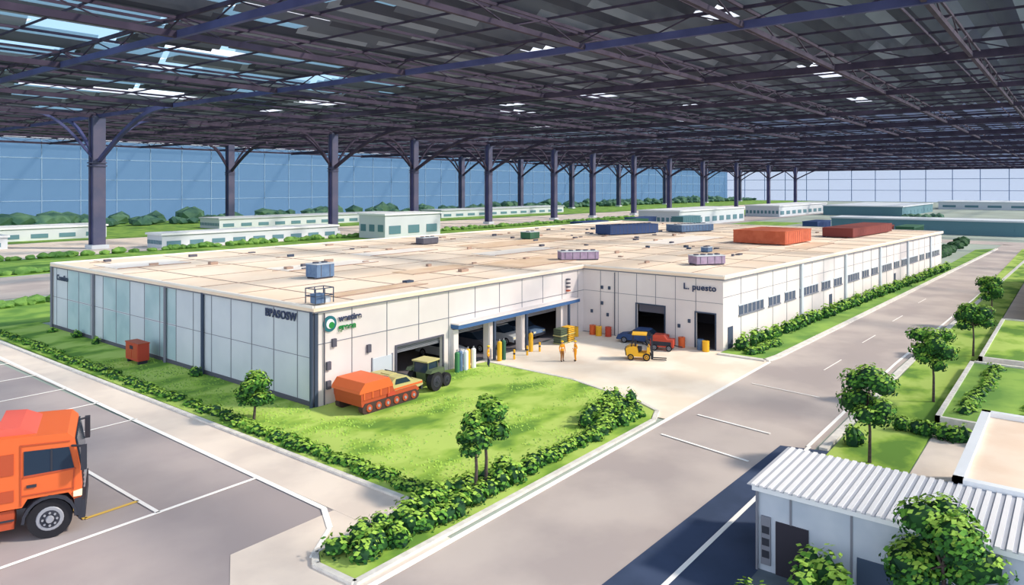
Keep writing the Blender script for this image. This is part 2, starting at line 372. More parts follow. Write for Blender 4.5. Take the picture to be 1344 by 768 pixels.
def text(s,loc,rot,size,mt,ext=0.03):
    c=bpy.data.curves.new('sign_text','FONT'); c.body=s; c.size=size; c.extrude=ext; c.offset=0.02; c.space_character=1.08
    o=bpy.data.objects.new('sign_text',c); scene.collection.objects.link(o); o.location=loc; o.rotation_euler=rot; c.materials.append(mt); o.parent=whob
R90=math.radians(90)
text('BPASOSW',(31.78,49.3,6.1),(R90,0,-R90),.84,M_txt)
text('westire',(34.0,43.2,6.0),(R90,0,0),0.66,M_txt); text('green',(34.0,43.2,5.35),(R90,0,0),0.66,M_txtg)
text('L. puesto',(67.5,31.4,5.75),(R90,0,-R90),.85,M_txt)
text('Coasibo',(31.78,90.0,5.6),(R90,0,-R90),.85,M_trimdark)
m=MB(); m.cyl((33.2,43.18,5.95),(33.2,43.28,5.95),.58,.58,M_txtt,24); m.cyl((33.2,43.14,5.95),(33.2,43.2,5.95),.36,.36,M_white,24); m.cyl((33.3,43.11,5.85),(33.3,43.16,5.85),.24,.24,M_txtg,20)
m.make('logo_disc',parent=whob)

# ------------------------------------------------------------ hall canopy
XE=860; YB=342; ZL=36.6
can=MB()
c_=2.7; phi=math.atan2(3.8,4.0); dy=-c_*math.cos(phi); dz=c_*math.sin(phi)  # invented louvres replace solid roof panels, tilted to let the sun through
sky=[(91.5,66.5,6,8),(111,150,9,10),(115,177,9,12),(144,116,8,10),(141,88,10,9),(141,38,14,5),(105,34.5,3,6),(86.7,35,5,5),(76,167,16,12),(56,169,10,10),(59,108,9,5),(53,76,8,4),(160,125,6,8),(205,150,8,10),(215,100,8,8),(240,60,8,6),(176,80,6,6),(62,130,7,6),(190,44,10,5)]
r=0; y=-30
while y<YB:
    x=-20
    while x<XE:
        seg=12 if x<420 else 44
        if x+seg>XE: seg=XE-x
        piece=6 if x<420 else seg
        q=x
        while q<x+seg-0.01:
            cq=q+piece/2; kind=None
            for sx,sy,a,b_ in sky:
                if abs(cq-sx)<a/1.6 and abs(y-sy)<b_/2: kind=M_skyl
            if kind is None and 10<cq<115 and y>62 and y<230 and not (60<cq<115 and y<100):
                h_=math.sin(int(cq/12)*12.9898+int(y/5)*78.233)*43758.5453; h_-=math.floor(h_)
                if h_<0.55*(1-(cq-10)/150): kind=M_skyb
            if kind is not None:
                can.add([(q,y-2.4,ZL+0.6),(q+piece,y-2.4,ZL+0.6),(q+piece,y,ZL+0.6),(q,y,ZL+0.6)],[(0,1,2,3)],kind)
            else:
                mt=M_l[3] if cq>220 and r%3 else M_l[2] if r%4==0 else M_l[1] if (r+int(cq/24))%3==1 else M_l[0]  # far slats paler blue: haze put into their colour
                can.add([(q,y,ZL),(q+piece,y,ZL),(q+piece,y+dy,ZL+dz),(q,y+dy,ZL+dz)],[(0,1,2,3)],mt)
            q+=piece
        x+=seg
    y+=2.4; r+=1
can_root=bpy.data.objects.new('canopy_roof',None); scene.collection.objects.link(can_root)
can.make('added_sun_louvres',parent=can_root)
tr=MB()
ZB,ZT=34.2,36.2
xs=[5,43,80,118,155,193,237,286,321,365,410,460,520,590,660,730,800,858]
ys=[-28,12,30,51,85,120,160,200,246,292,340]
for i,xx in enumerate(xs):
    mt=M_steelblue if xx<100 else M_steel
    wd=0.85 if xx<200 else 1.4
    tr.beam((xx,-30,ZB),(xx,YB,ZB),wd*.65,wd*1.05,mt); tr.beam((xx,-30,ZT),(xx,YB,ZT),.25,.4,M_steel)
    yy=-30; f=0
    while yy<YB-6:
        a,b_=(ZB,ZT) if f%2==0 else (ZT,ZB)
        tr.beam((xx,yy,a),(xx,yy+6,b_),.15,.15,M_steel); yy+=6; f+=1
for yy in ys:
    wd=0.6 if yy<60 else 0.8
    tr.beam((-20,yy,ZB),(XE,yy,ZB),wd*.8,wd,M_steel); tr.beam((-20,yy,ZT),(XE,yy,ZT),.25,.35,M_steel)
    xx=-20; f=0
    while xx<XE-7:
        a,b_=(ZB,ZT) if f%2==0 else (ZT,ZB)
        tr.beam((xx,yy,a),(xx+7,yy,b_),.15,.15,M_steel); xx+=7; f+=1
xx=-14
while xx<500:
    tr.beam((xx,-30,ZT+.2),(xx,YB,ZT+.2),.10,.3,M_steel); xx+=9.5
for yy in range(-20,340,18): tr.beam((-20,yy,ZT),(XE,yy,ZT),.12,.35,M_steel)
tr.make('roof_trusses',parent=can_root)
def column(x,y,w,z0=22,out=26):
    m=MB(); h=ZB
    m.box(-w*.7,w*.7,-w*.7,w*.7,0,1.0,M_bgw)
    m.box(-w/2,w/2,-w/2,-w/2+w*.18,1,h,M_colsteel); m.box(-w/2,w/2,w/2-w*.18,w/2,1,h,M_colsteel); m.box(-w*.36,w*.36,-w/2+w*.18,w/2-w*.18,1,h,M_steelblue)
    for zz in (z0,z0-.8): m.box(-w*.58,w*.58,-w*.58,w*.58,zz,zz+.3,M_colsteel)
    for dx,dy_,o,wd in ((1,0,out*.55,.6),(-1,0,out*.55,.6),(0,-1,out*1.4,.9),(0,1,out*.8,.7)):
        pts=[]
        for i in range(9):
            t=i/8; pts.append((dx*o*t,dy_*o*t,z0+(h-z0)*math.sin(t*math.pi/2)))
        for a,b_ in zip(pts[:-1],pts[1:]): m.beam(a,b_,wd,wd,M_steelblue if x<100 else M_steel)
    return m.make('steel_column',(x,y,0))
for x_ in (80,155,193,237,286,321,365,410,460,520,590,660): column(x_,200,2.4 if x_>100 else 3.0)
for x_ in (171,321,379,440,508,590,680,770): column(x_,292,2.8,out=20)
cw=MB(); cw.box(-200,XE,YB,YB+.3,0,36.5,M_curt)
xx=-200
while xx<XE: cw.box(xx-.12,xx+.12,YB-.4,YB,0,36.5,M_mull); xx+=15
for zz in (10,19,28,36): cw.box(-200,XE,YB-.3,YB,zz-.12,zz+.12,M_mull)
cw.make('wall_back')
cw=MB(); cw.box(XE,XE+.3,-160,YB,0,37.5,M_curt2)
yy=-160
while yy<YB: cw.box(XE-.6,XE,yy-.35,yy+.35,0,37,M_mull2); yy+=24
for zz in (12,24,36): cw.box(XE-.5,XE,-160,YB,zz-.25,zz+.25,M_mull2)
cw.make('wall_right')

# ------------------------------------------------------------ distant yard buildings, trees
def shed(name,x,y,sx,sy,h,mt,rmt=M_bgroof,rz=0,bays=5):
    m=MB(); m.box(-sx/2,sx/2,-sy/2,sy/2,0,h,mt); m.box(-sx/2-.4,sx/2+.4,-sy/2-.4,sy/2+.4,h,h+.5,rmt)
    for i in range(bays):
        u=-sx/2+(i+.5)*sx/bays; m.box(u-sx/bays*.3,u+sx/bays*.3,-sy/2-.1,-sy/2,h*.2,h*.55,M_bgteal)
        v=-sy/2+(i+.5)*sy/bays; m.box(-sx/2-.1,-sx/2,v-sy/bays*.3,v+sy/bays*.3,h*.3,h*.6,M_bgteal)
    return m.make(name,(x,y,0),rz)
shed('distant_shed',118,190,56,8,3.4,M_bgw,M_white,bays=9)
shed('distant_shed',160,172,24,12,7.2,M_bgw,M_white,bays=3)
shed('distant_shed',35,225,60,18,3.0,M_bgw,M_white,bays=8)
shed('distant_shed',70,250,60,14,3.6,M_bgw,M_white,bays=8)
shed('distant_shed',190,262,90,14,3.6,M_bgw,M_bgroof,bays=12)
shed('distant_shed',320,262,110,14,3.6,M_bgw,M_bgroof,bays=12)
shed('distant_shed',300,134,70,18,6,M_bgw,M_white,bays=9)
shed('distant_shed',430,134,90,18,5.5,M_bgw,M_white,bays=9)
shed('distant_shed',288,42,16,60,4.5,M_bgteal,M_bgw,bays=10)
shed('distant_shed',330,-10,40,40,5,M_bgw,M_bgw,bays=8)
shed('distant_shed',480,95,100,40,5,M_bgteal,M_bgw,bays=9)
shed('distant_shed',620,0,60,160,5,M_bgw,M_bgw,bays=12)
def container(x,y,mt,rz=0,L=12,h=5):
    m=MB(); m.box(-L/2,L/2,-2,2,.1,h,mt); m.box(-L/2-.1,L/2+.1,-2.1,2.1,h,h+.2,mt)
    for i in range(int(L)): m.box(-L/2+i,-L/2+i+.4,-2.1,-2,.3,h-.2,mt)
    m.make('shipping_container',(x,y,0),rz)
for x_,y_,mt in ((175,110,M_bgblue),(192,106,M_bggreen),(209,112,M_bgblue),(226,104,M_bgteal),(178,52,M_bggreen),(200,40,M_brickd),(205,34,M_bggreen),(218,60,M_bgblue),(158,104,M_bggreen)): container(x_,y_,mt,0,14,6)
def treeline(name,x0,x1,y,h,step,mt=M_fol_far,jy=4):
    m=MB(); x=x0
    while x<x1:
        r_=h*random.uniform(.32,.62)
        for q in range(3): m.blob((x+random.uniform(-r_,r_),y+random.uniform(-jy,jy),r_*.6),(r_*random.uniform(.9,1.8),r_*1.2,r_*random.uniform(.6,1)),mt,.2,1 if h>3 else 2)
        x+=step*random.uniform(.5,1.7)
    m.make(name)
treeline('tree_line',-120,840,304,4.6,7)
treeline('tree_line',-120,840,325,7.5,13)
treeline('hedge_row',-40,330,152,1.6,1.9,M_fol_row,.8)
treeline('hedge_row',-40,330,181,1.8,2.4,M_fol_row,.6)
treeline('hedge_row',-30,45,112,1.4,1.7,M_fol_row,1.3)
treeline('hedge_row',180,235,26,2.2,2.0,M_core,1)
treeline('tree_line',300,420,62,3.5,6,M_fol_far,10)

# ------------------------------------------------------------ foliage near
def hedge(name,pts,w,h,dens=1.0,leaf=.13):
    m=MB()
    for a,b_ in zip(pts[:-1],pts[1:]):
        L=math.dist(a,b_); n=max(1,int(L/0.55*dens))
        for i in range(n):
            t=(i+random.random()*.8)/n; x=a[0]+(b_[0]-a[0])*t; y=a[1]+(b_[1]-a[1])*t
            nq=max(1,int(w/0.8))
            for q in range(nq):
                off=(q+.5)/nq*w-w/2
                dx,dy_=(b_[1]-a[1])/L,-(b_[0]-a[0])/L
                c=(x+dx*off+random.uniform(-.25,.25),y+dy_*off+random.uniform(-.25,.25),h*random.uniform(.3,.5))
                rr=(random.uniform(.38,.68),random.uniform(.38,.68),h*random.uniform(.4,.72))
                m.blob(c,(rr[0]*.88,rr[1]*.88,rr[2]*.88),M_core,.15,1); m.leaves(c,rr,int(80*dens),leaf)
    return m.make(name)
hedge('boxwood_hedge',[(19.9,24.6),(31,24.4)],2.3,1.15)
hedge('boxwood_hedge',[(31,24.2),(45.6,24.4)],1.3,0.8)
hedge('boxwood_hedge',[(26.6,27),(26.6,44)],1.0,0.6)
hedge('boxwood_hedge',[(26.7,44),(27.0,95)],0.9,0.5,.7)
hedge('boxwood_hedge',[(40.5,25.4),(46,26.2)],2.0,1.2)
hedge('boxwood_hedge',[(67.9,26.0),(161,20.2)],1.0,1.5,.6,.2)
hedge('boxwood_hedge',[(67.2,24.6),(74,24.2)],1.2,.7)
hedge('boxwood_hedge',[(52.6,9.3),(52.6,0)],1.2,1.1)
hedge('boxwood_hedge',[(57,6.2),(73,5.5)],1.5,1.2)
hedge('boxwood_hedge',[(57,3),(75,2)],1.5,1.0)
hedge('boxwood_hedge',[(47.5,11.0),(49.0,10.9)],1.0,1.3)
for p in ((30.9,58,.8),(31,78,.8),(31,83,1.0),(30.8,88,.7)): hedge('shrub',[(p[0],p[1]),(p[0]+.3,p[1]+.6)],.9,p[2])
def tree(x,y,h,cr,seed=0,nl=2000):
    random.seed(seed); m=MB(); base=Vector((0,0,0)); top=Vector((random.uniform(-.1,.1),random.uniform(-.1,.1),h-cr*1.25))
    mid=(base+top)*.5+Vector((.06,-.05,0))
    m.cyl(base,mid,.10,.08,M_bark,8); m.cyl(mid,top,.08,.05,M_bark,8)
    blobs=[]
    for i in range(13):
        a=i*2.4+random.random(); rad=cr*random.uniform(.3,.68); z=h-cr+cr*random.uniform(-.75,.6)
        if i==0: rad=0; z=h-cr*.5
        c=Vector((math.cos(a)*rad,math.sin(a)*rad,z)); blobs.append((c,cr*random.uniform(.34,.48)))
        if i%2: m.cyl(top-Vector((0,0,.3)),c,.05,.02,M_bark,5)
    for c,r_ in blobs:
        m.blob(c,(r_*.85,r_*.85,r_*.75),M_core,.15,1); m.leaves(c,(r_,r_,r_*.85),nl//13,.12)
    return m.make('garden_tree',(x,y,.1))
tree(45.4,9.6,5.8,1.75,seed=1); tree(61.1,8.6,5.6,1.6,seed=2); tree(79.9,8.0,5.2,1.6,seed=3); tree(98,8.1,5.9,1.5,seed=4)
tree(29.2,3.8,5.2,1.85,seed=5,nl=3400); tree(27.7,44.3,3.5,1.25,seed=6)
tree(28.7,24.4,5.1,1.25,seed=8); tree(27.6,24.2,4.4,1.0,seed=9,nl=1100)
hedge('shrub',[(28.4,8.2),(28.7,6.6)],2.0,2.0,1.3,.15)
hedge('shrub',[(26.9,10.2),(26.5,8.8)],1.4,1.1,1,.13)
random.seed(11)
m=MB()
def inside(p,poly):
    c=False; n=len(poly)
    for i in range(n):
        a=poly[i]; b_=poly[i-1]
        if (a[1]>p[1])!=(b_[1]>p[1]) and p[0]<(b_[0]-a[0])*(p[1]-a[1])/(b_[1]-a[1])+a[0]: c=not c
    return c
cnt=0
while cnt<9000:
    x=random.uniform(25.8,49.6); y=random.uniform(25,70)
    if not inside((x,y),lawn): continue
    cnt+=1
    if 32<x<43 and 38.3<y<43: continue
    n_=math.sin(x*.7)+math.sin(y*1.1+x*.3)
    if n_<random.uniform(-.6,1.8): continue
    a=random.uniform(-.5,.5); h_=random.uniform(.06,.14); ww=.09
    dx,dy_=math.cos(a)*ww,math.sin(a)*ww
    m.add([(x-dx,y-dy_,.1),(x+dx,y+dy_,.1),(x+random.uniform(-.1,.1),y+random.uniform(.05,.15),.1+h_)],[(0,1,2)],random.choice((M_grass2,G[3],G[3])))
m.make('grass_tufts')

# ------------------------------------------------------------ small buildings at right
m=MB()
x0,x1,y0,y1=30.1,35.1,-8,10.7
m.box(x0,x1,y0,y1,0,3.3,M_smallwall)
m.box(x0-.15,x1+.15,y0-.15,y1+.15,3.3,3.5,M_white)
yy=y0
while yy<y1: m.box(x0-.2,x1+.2,yy,yy+.17,3.5,3.58,M_corr); m.box(x0-.2,x1+.2,yy+.17,yy+.34,3.5,3.53,M_corrd); yy+=.34
for yy in (9.3,7.0,4.6,2.2,-.2): m.box(x0-.04,x0,yy-.04,yy+.04,0,3.3,M_seam)
m.box(x0-.06,x0,8.6,9.9,0,2.2,M_door); m.box(x0-.08,x0,10.1,10.5,.3,2.3,M_seam)
m.box(x0-.05,x0,5.2,6.8,.6,1.7,M_win); m.box(x0-.05,x0,2.6,4.3,.6,1.7,M_win)
for zz in (.6,1.1,1.6): m.box(x0-.1,x0,10.15,10.45,zz,zz+.3,M_dark)
m.cyl((x0-.1,10.65,0),(x0-.1,10.65,3.3),.06,.06,M_seam,8)
m.make('small_office_building')
m=MB()
m.box(35.4,47,-12,4.2,0,3.4,M_smallwall); m.box(35.4,47,-12,4.2,3.4,3.5,M_creamroof)
for a in ((35.3,35.7,-12,4.3),(46.8,47.2,-12,4.3)): m.box(*a,3.4,3.75,M_white)
m.box(35.3,47.2,3.9,4.3,3.4,3.75,M_white)
m.box(38,44,4.2,4.25,.8,2.2,M_win)
m.make('annex_building')
m=MB()
def planter(x0,x1,y0,y1,h,fill=M_lawn):
    m.box(x0,x1,y0,y0+.3,0,h,M_kerb); m.box(x0,x1,y1-.3,y1,0,h,M_kerb); m.box(x0,x0+.3,y0,y1,0,h,M_kerb); m.box(x1-.3,x1,y0,y1,0,h,M_kerb)
    m.box(x0+.3,x1-.3,y0+.3,y1-.3,0,h-.15,fill)
planter(54.5,74,-6,7.6,.9,M_grass2); planter(76,100,-6,7.2,.9,M_lawn)
m.make('planter_bed')
m=MB(); m.box(104,150,-10,5,0,6,M_bgw); m.box(103.7,150.3,-10.3,5.3,6,6.4,M_white)
for i in range(8): m.box(106+i*5,109+i*5,5,5.05,1.5,3.6,M_win)
for i in range(4): m.box(103.95,104,-8+i*3,-6+i*3,1.5,3.6,M_win)
m.make('roadside_building')

# ------------------------------------------------------------ vehicles
def wheel(m,x,y,r,w,out=1,rim=None):
    rim=rim or M_rim
    m.cyl((x,y-w/2,r),(x,y+w/2,r),r,r,M_black,24)
    ys_=y+out*w/2
    m.cyl((x,ys_,r),(x,ys_+out*.02,r),r*.62,r*.58,rim,20); m.cyl((x,ys_+out*.02,r),(x,ys_+out*.035,r),r*.45,r*.42,M_dark,20); m.cyl((x,ys_+out*.03,r),(x,ys_+out*.1,r),r*.2,r*.16,rim,10)
    for i in range(8):
        t=i*math.pi/4; m.cyl((x+math.cos(t)*r*.32,ys_+out*.03,r+math.sin(t)*r*.32),(x+math.cos(t)*r*.32,ys_+out*.06,r+math.sin(t)*r*.32),.03*r/.5,.03*r/.5,rim,6)
m=MB()
WX=.30
m.box(-7,0.7,-.45,-.3,.65,.9,M_dark); m.box(-7,.7,.3,.45,.65,.9,M_dark)
prof=[(.98,.5),(1.04,1.2),(1.0,1.75),(.86,2.6),(.70,2.76),(-.85,2.82),(-.95,2.7),(-.95,.95),(WX-.62,.95),(WX-.5,1.15),(WX+.42,1.15),(WX+.55,.95),(WX+.58,.5)]
m.side(prof,-1.2,1.2,M_orange)
for s_ in (-1,1):
    y=1.2*s_; e=.02*s_
    def pl(p,mt,t=1): m.side(p,min(y,y+e*t),max(y,y+e*t),mt)
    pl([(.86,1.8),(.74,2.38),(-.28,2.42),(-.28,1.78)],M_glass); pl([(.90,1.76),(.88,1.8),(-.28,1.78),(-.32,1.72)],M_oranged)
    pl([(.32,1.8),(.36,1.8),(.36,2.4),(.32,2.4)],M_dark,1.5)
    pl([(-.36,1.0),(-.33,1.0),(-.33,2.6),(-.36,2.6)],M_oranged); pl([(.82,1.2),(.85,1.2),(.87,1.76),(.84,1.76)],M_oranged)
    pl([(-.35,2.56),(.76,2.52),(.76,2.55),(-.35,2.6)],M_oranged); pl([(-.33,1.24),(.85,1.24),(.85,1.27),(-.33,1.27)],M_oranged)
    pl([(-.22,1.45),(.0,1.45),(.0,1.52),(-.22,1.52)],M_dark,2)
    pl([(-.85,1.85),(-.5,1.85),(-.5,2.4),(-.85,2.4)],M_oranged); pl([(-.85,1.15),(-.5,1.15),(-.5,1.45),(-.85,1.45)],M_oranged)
    pl([(WX+.56,.5),(.98,.5),(1.04,.98),(WX+.56,.95)],M_dark,2); pl([(.84,1.02),(1.04,1.02),(1.05,1.2),(.84,1.16)],M_lamp,2)
    m.cyl((.8,y,2.4),(1.12,y+s_*.2,2.4),.03,.03,M_dark,6); m.box(1.02,1.16,min(y+s_*.1,y+s_*.32),max(y+s_*.1,y+s_*.32),1.8,2.42,M_dark)
    n=10
    for i in range(n):
        a=math.pi*i/n; b_=math.pi*(i+1)/n
        m.side([(WX+.64*math.cos(a),.52+.64*math.sin(a)),(WX+.57*math.cos(a),.52+.57*math.sin(a)),(WX+.57*math.cos(b_),.52+.57*math.sin(b_)),(WX+.64*math.cos(b_),.52+.64*math.sin(b_))],min(y*.8,y+e*3),max(y*.8,y+e*3),M_dark)
    for xw in (WX,-3.6,-4.8): wheel(m,xw,s_*1.02,.52,.32,s_)
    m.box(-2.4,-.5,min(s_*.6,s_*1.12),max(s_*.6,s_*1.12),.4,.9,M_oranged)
    m.box(-2.4,-.5,min(s_*1.12,s_*1.16),max(s_*1.12,s_*1.16),.62,.66,M_dark)
m.side([(1.01,1.78),(.88,2.55),(.92,2.55),(1.05,1.78)],-1.05,1.05,M_glass)
m.box(.95,1.12,-1.22,1.22,.4,.9,M_dark); m.box(1.02,1.07,-.8,.8,1.05,1.6,M_dark)
for i in range(4): m.box(1.06,1.1,-.8,.8,1.08+i*.12,1.13+i*.12,M_rim)
m.side([(.0,2.78),(-.4,2.98),(-.9,3.02),(-.95,2.78)],-.95,.95,M_redtop)
m.side([(-1.1,.95),(-1.1,2.35),(-6.9,2.35),(-7.1,.95)],-1.22,1.22,M_orange)
m.side([(-1.05,2.3),(-1.05,2.7),(-7,2.7),(-7,2.3)],-1.1,1.1,M_redtop)
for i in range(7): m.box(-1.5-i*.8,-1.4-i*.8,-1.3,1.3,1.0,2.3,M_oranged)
m.make('orange_truck',(13.05,38.9,0),math.radians(-23),1.70)
# low orange tracked carrier with olive-cream cab
m=MB()
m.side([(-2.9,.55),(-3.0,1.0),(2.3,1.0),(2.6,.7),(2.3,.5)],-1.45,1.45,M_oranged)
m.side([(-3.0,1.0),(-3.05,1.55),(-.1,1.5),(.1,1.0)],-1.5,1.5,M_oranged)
m.side([(-3.2,1.5),(-3.15,1.7),(-2.7,2.2),(-.5,2.2),(-.1,1.6),(-.1,1.5)],-1.55,1.55,M_orange)
for i in range(4): m.box(-2.8+i*.75,-2.7+i*.75,-1.54,1.54,1.05,1.52,M_orange)
m.side([(.0,1.0),(.0,1.75),(.3,1.95),(1.4,1.9),(2.2,1.4),(3.0,1.25),(3.1,.9),(2.7,.8)],-1.35,1.35,M_cream)
m.side([(.25,1.45),(.35,1.83),(1.35,1.8),(1.8,1.4)],-1.38,1.38,M_glass)
m.side([(1.5,1.86),(2.14,1.42),(2.2,1.46),(1.55,1.93)],-1.2,1.2,M_glass)
m.side([(.2,1.05),(.2,1.18),(3.0,1.18),(3.0,1.05)],-1.39,1.39,M_orange)
m.box(2.95,3.1,-1.3,1.3,.55,.92,M_dark); m.box(-.4,.0,-.9,-.5,1.5,2.05,M_vent); m.box(.5,1.2,-.5,.5,1.92,2.0,M_cream)
for s_ in (-1,1):
    m.side([(-2.6,.0),(-2.85,.15),(-2.9,.45),(-2.65,.75),(2.2,.75),(2.55,.45),(2.5,.15),(2.25,.0)],min(s_*1.05,s_*1.5),max(s_*1.05,s_*1.5),M_track)
    for xw in (-2.3,-1.45,-.6,.25,1.1,1.95): 
        m.cyl((xw,s_*1.5,.38),(xw,s_*1.56,.38),.27,.25,M_oranged,14); m.cyl((xw,s_*1.56,.38),(xw,s_*1.6,.38),.12,.1,M_rim,10)
    m.box(-.6,.1,min(s_*1.2,s_*1.55),max(s_*1.2,s_*1.55),.8,1.05,M_red)
m.make('tracked_carrier',(35.7,40.6,.12),0,1.0)
m=MB()
m.side([(-.9,.7),(-1.0,1.3),(.1,1.4),(1.3,1.3),(1.4,.7)],-.45,.45,M_olive)
m.side([(-1.0,1.3),(-.9,2.0),(-.7,2.1),(.1,2.1),(.25,1.4)],-.65,.65,M_glass)
m.box(-1.1,.35,-.75,.75,2.1,2.2,M_cream)
for a in (-.95,.15):
    for s_ in (-.68,.68): m.cyl((a,s_,1.3),(a,s_,2.1),.05,.05,M_olive,6)
for s_ in (-1,1): wheel(m,-.5,s_*.95,.7,.45,s_,M_dark); wheel(m,1.0,s_*.8,.5,.32,s_,M_dark); m.side([(-1.3,1.4),(-1.1,1.6),(.1,1.6),(.3,1.4)],min(s_*.7,s_*1.2),max(s_*.7,s_*1.2),M_olive)
m.cyl((.8,.2,1.3),(.8,.2,2.0),.05,.05,M_dark,8)
m.make('farm_tractor',(40.8,40.6,.12),.1,1.05)

def car(x,y,rz,mt,z=.06,s=1.0):
    m=MB()
    m.side([(-2.2,.35),(-2.25,.85),(-1.9,1.0),(1.0,1.0),(2.1,.82),(2.2,.35)],-.9,.9,mt)
    m.side([(-1.9,1.0),(-1.4,1.5),(.3,1.52),(1.05,1.0)],-.78,.78,M_glass)
    m.side([(-1.35,1.5),(-1.2,1.56),(.2,1.57),(.3,1.5)],-.76,.76,mt)
    m.box(2.15,2.24,-.85,.85,.35,.55,M_dark); m.box(-2.3,-2.2,-.85,.85,.35,.55,M_dark)
    for q in (-.7,.7): m.box(2.1,2.17,q-.15,q+.15,.62,.76,M_lamp); m.box(-2.27,-2.2,q-.15,q+.15,.7,.85,M_red)
    for s_ in (-1,1):
        for xw in (-1.35,1.35): wheel(m,xw,s_*.8,.34,.22,s_)
    m.make('car',(x,y,z),rz,s,bevel=.03)
car(48.9,46.9,-1.57,M_bgw,s=1.15); car(53.5,46.9,-1.57,M_vent,s=1.15); car(57.5,46.9,-1.57,M_bgw,s=1.15); car(61,47,-1.57,M_hvac,s=1.15)
car(66.0,35.6,1.75,M_bgblue,.03,.95)
m=MB()
m.side([(-1.1,.3),(-1.2,.9),(-.9,1.1),(-.3,1.05),(-.2,.6),(.6,.6),(.7,.3)],-.55,.55,M_yellow)
m.side([(-1.2,.35),(-1.28,.85),(-1.15,.9),(-1.05,.35)],-.5,.5,M_dark)
m.box(-.45,.05,-.28,.28,.7,1.0,M_dark); m.box(-.5,-.38,-.28,.28,.95,1.5,M_dark)
m.side([(.45,.6),(.5,1.15),(.62,1.15),(.7,.6)],-.5,.5,M_yellow); m.cyl((.45,0,1.1),(.25,0,1.3),.03,.03,M_dark,6); m.cyl((.22,0,1.28),(.26,0,1.33),.18,.18,M_dark,12)
for s_ in (-.5,.5): m.cyl((-.75,s_,1.0),(-.6,s_,2.05),.045,.045,M_dark,6); m.cyl((.6,s_,1.1),(.35,s_,2.05),.045,.045,M_dark,6)
m.box(-.7,.45,-.58,.58,2.02,2.1,M_yellow)
for s_ in (-.32,.32): m.box(.78,.9,s_-.06,s_+.06,.1,2.0,M_dark); m.box(.92,2.0,s_-.07,s_+.07,.08,.14,M_dark); m.box(.9,.96,s_-.07,s_+.07,.08,.6,M_dark)
for zz in (.35,.9,1.9): m.box(.8,.88,-.4,.4,zz,zz+.1,M_dark)
for s_ in (-1,1): wheel(m,.45,s_*.5,.3,.22,s_,M_yellow); wheel(m,-.8,s_*.48,.25,.2,s_,M_yellow)
m.make('forklift',(59.8,32.0,.03),math.radians(-65),1.15)

def drum(x,y,mt,h=.95,r=.3):
    m=MB(); m.cyl((0,0,0),(0,0,h),r,r,mt,16)
    for z in (.02,h*.33,h*.66,h-.03): m.cyl((0,0,z),(0,0,z+.04),r+.025,r+.025,mt,16)
    m.cyl((r*.4,0,h),(r*.4,0,h+.04),.05,.05,M_dark,8); m.make('oil_drum',(x,y,.035))
for x_,y_,mt in ((66.6,41.5,M_orange),(66.4,40.6,M_yellow),(66.7,39.6,M_red),(66.9,33,M_red),(66.7,31.2,M_orange),(66.5,28.6,M_yellow),(66.9,29.3,M_hvac),(64.6,42.4,M_yellow)): drum(x_,y_,mt,1.0,.33)
def gas(x,y,mt):
    m=MB(); m.cyl((0,0,0),(0,0,1.5),.2,.2,mt,14); m.blob((0,0,1.5),(.2,.2,.16),mt,0,2); m.cyl((0,0,1.6),(0,0,1.8),.06,.05,M_rim,8); m.cyl((-.1,0,1.78),(.1,0,1.78),.03,.03,M_dark,6); m.make('gas_cylinder',(x,y,.035),0,1.1)
for x_,y_,mt in ((45.6,42.0,M_green),(46.1,42.1,M_hvac),(46.6,41.9,M_white),(47.1,42.1,M_yellow),(47.6,41.9,M_white),(51.2,41.9,M_yellow),(56,41.9,M_yellow),(51.8,41.9,M_bggreen)): gas(x_,y_,mt)
def crates(x,y,mt,n=2,rz=0):
    m=MB()
    for i in range(n):
        z=.15+i*.8; m.box(-.6,.6,-.5,.5,z-.12,z-.04,M_cream)
        for q in (-.5,0,.5): m.box(q-.06,q+.06,-.5,.5,z-.15,z-.10,M_bark)
        m.box(-.55,.55,-.45,.45,z-.04,z+.6,mt)
        for zz in (.1,.3,.5): m.box(-.58,.58,-.48,.48,z+zz-.02,z+zz+.02,M_dark)
    m.make('pallet_stack',(x,y,.035),rz)
crates(62.0,41.6,M_yellow); crates(60.6,41.6,M_olive,2)
m=MB()
m.box(-1.1,1.1,-.6,.6,.35,1.1,M_red); m.side([(-1.1,1.1),(-.8,1.5),(.2,1.5),(.5,1.1)],-.55,.55,M_red); m.box(-.9,.9,-.62,-.6,.5,.9,M_dark)
for s_ in (-1,1):
    for xw in (-.7,.7): wheel(m,xw,s_*.6,.3,.2,s_)
m.cyl((1.1,0,.5),(1.9,0,.4),.05,.05,M_dark,6)
m.make('compressor_trailer',(64.6,32.2,.03),-1.3,1.0)
m=MB(); m.box(-.5,.5,-1.2,1.2,.3,1.8,M_red); m.box(-.55,.55,-1.25,1.25,1.8,1.88,M_oranged); m.box(-.53,-.5,-1.1,-.05,.5,1.7,M_oranged); m.box(-.53,-.5,.05,1.1,.5,1.7,M_oranged)
for a in (-1,1): m.box(-.4,.4,a-.1,a+.1,0,.3,M_dark)
m.box(-.56,-.5,-.3,.3,1.3,1.6,M_dark)
m.make('utility_cabinet',(30.2,67,.12),0,1.0)
m=MB()
for q in (0,2.0,4.0):
    m.cyl((q*1.0,0,0),(q*1.0,0,.9),.1,.1,M_yellow,10); m.cyl((q,0,.45),(q,0,.6),.105,.105,M_dark,10)
m.make('safety_bollards',(52.5,41.2,.035))

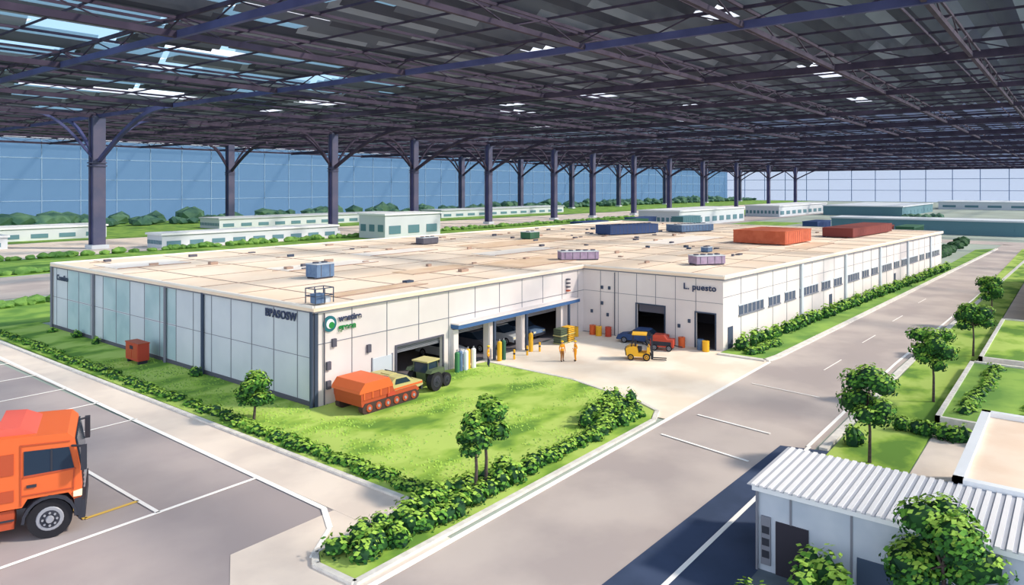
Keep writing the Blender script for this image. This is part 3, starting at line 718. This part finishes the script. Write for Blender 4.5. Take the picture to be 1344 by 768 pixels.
# ------------------------------------------------------------ people
def person(x,y,rz,tr_mt,pose=0,helmet=True):
    J=[(0,0,.98),(0,0,1.14),(0,.01,1.36),(0,.01,1.52),(0,-.01,1.62),(0,-.01,1.74)]
    R=[.15,.135,.16,.06,.075,.09]; E=[(0,1),(1,2),(2,3),(3,4),(4,5)]
    hands=[]
    for s_ in (-1,1):
        fold=(pose==1 and s_==1)
        b0=len(J)
        J+= [(s_*.19,.01,1.45),(s_*.25,.05,1.18),(s_*.2,-.2,1.12) if fold else (s_*.27,-.05,.95),(s_*.14,-.27,1.16) if fold else (s_*.27,-.07,.86)]
        R+= [.07,.055,.036,.034]; E+=[(2,b0),(b0,b0+1),(b0+1,b0+2),(b0+2,b0+3)]
        hands.append((Vector(J[b0+3]),(Vector(J[b0+3])-Vector(J[b0+2])).normalized(),s_))
        b0=len(J); st=.07*s_*(1 if pose==0 else -.5)
        J+= [(s_*.1,0,.9),(s_*.12,-.02+st,.5),(s_*.13,.03+st,.1),(s_*.14,-.14+st,.05)]
        R+= [.105,.075,.05,.045]; E+=[(0,b0),(b0,b0+1),(b0+1,b0+2),(b0+2,b0+3)]
    me=bpy.data.meshes.new('tmp'); me.from_pydata(J,E,[]); ob=bpy.data.objects.new('tmp',me); scene.collection.objects.link(ob)
    md=ob.modifiers.new('s','SKIN')
    if not me.skin_vertices: bpy.context.view_layer.objects.active=ob; bpy.ops.mesh.customdata_skin_add()
    for i,rr in enumerate(R): me.skin_vertices[0].data[i].radius=(rr,rr*(.75 if i in (1,2) else 1)); me.skin_vertices[0].data[i].use_root=(i==0)
    sb=ob.modifiers.new('ss','SUBSURF'); sb.levels=2; sb.render_levels=2
    dg=bpy.context.evaluated_depsgraph_get(); ev=ob.evaluated_get(dg); em=ev.to_mesh()
    m=MB(); V=[tuple(v.co) for v in em.vertices]; groups={}
    for p in em.polygons:
        c=p.center
        if c.z>1.55: mt=M_skin
        elif c.z<.13: mt=M_boot
        elif any((c-h[0]).length<.085 for h in hands): mt=M_skin
        elif c.z<.96 and abs(c.x)<.235: mt=tr_mt
        elif 1.2<c.z<1.25 and abs(c.x)<.19: mt=M_white
        else: mt=M_hivis
        groups.setdefault(mt,[]).append(tuple(p.vertices))
    for mt,fs in groups.items():
        m.add(V,fs,mt,True)
    ev.to_mesh_clear(); bpy.data.objects.remove(ob)
    for p,d,s_ in hands:
        side=Vector((0,1,0)) if abs(d.z)>.6 else Vector((0,0,1))
        for i,Ln in enumerate((.07,.08,.075,.06)):
            o=p+d*.02+side*(-.03+i*.02); mid=o+d*Ln*.6+Vector((-s_*.004,0,0)); tip=mid+(d+Vector((-s_*.5,0,0))).normalized()*Ln*.5
            m.cyl(o,mid,.010,.009,M_skin,6); m.cyl(mid,tip,.009,.007,M_skin,6)
        o=p-d*.02-side*.03; m.cyl(o,o+(d*.6-side).normalized()*.05,.012,.009,M_skin,6)
    m.blob((0,-.01,1.70),(.08,.1,.12),M_skin,0,3)
    m.blob((0,.02,1.735),(.088,.1,.1),M_hair,0,2)
    for s_ in (-1,1): m.blob((s_*.032,-.103,1.705),(.013,.008,.008),M_white,0,1); m.blob((s_*.032,-.11,1.705),(.006,.005,.006),M_hair,0,1); m.blob((s_*.083,0,1.69),(.012,.022,.03),M_skin,0,1)
    m.blob((0,-.118,1.68),(.012,.018,.02),M_skin,0,1); m.blob((0,-.104,1.645),(.025,.008,.006),M_red,0,1)
    if helmet:
        m.blob((0,0,1.775),(.115,.135,.085),M_helm,0,3); m.cyl((0,-.03,1.765),(0,-.03,1.775),.14,.135,M_helm,18)
    m.make('construction_worker',(x,y,.035),rz,1.04)
person(54.5,37.2,math.radians(-30),M_trou,0); person(55.3,36.3,math.radians(-120),M_hivis,1)
person(48.8,41.2,math.radians(30),M_trou2,0)
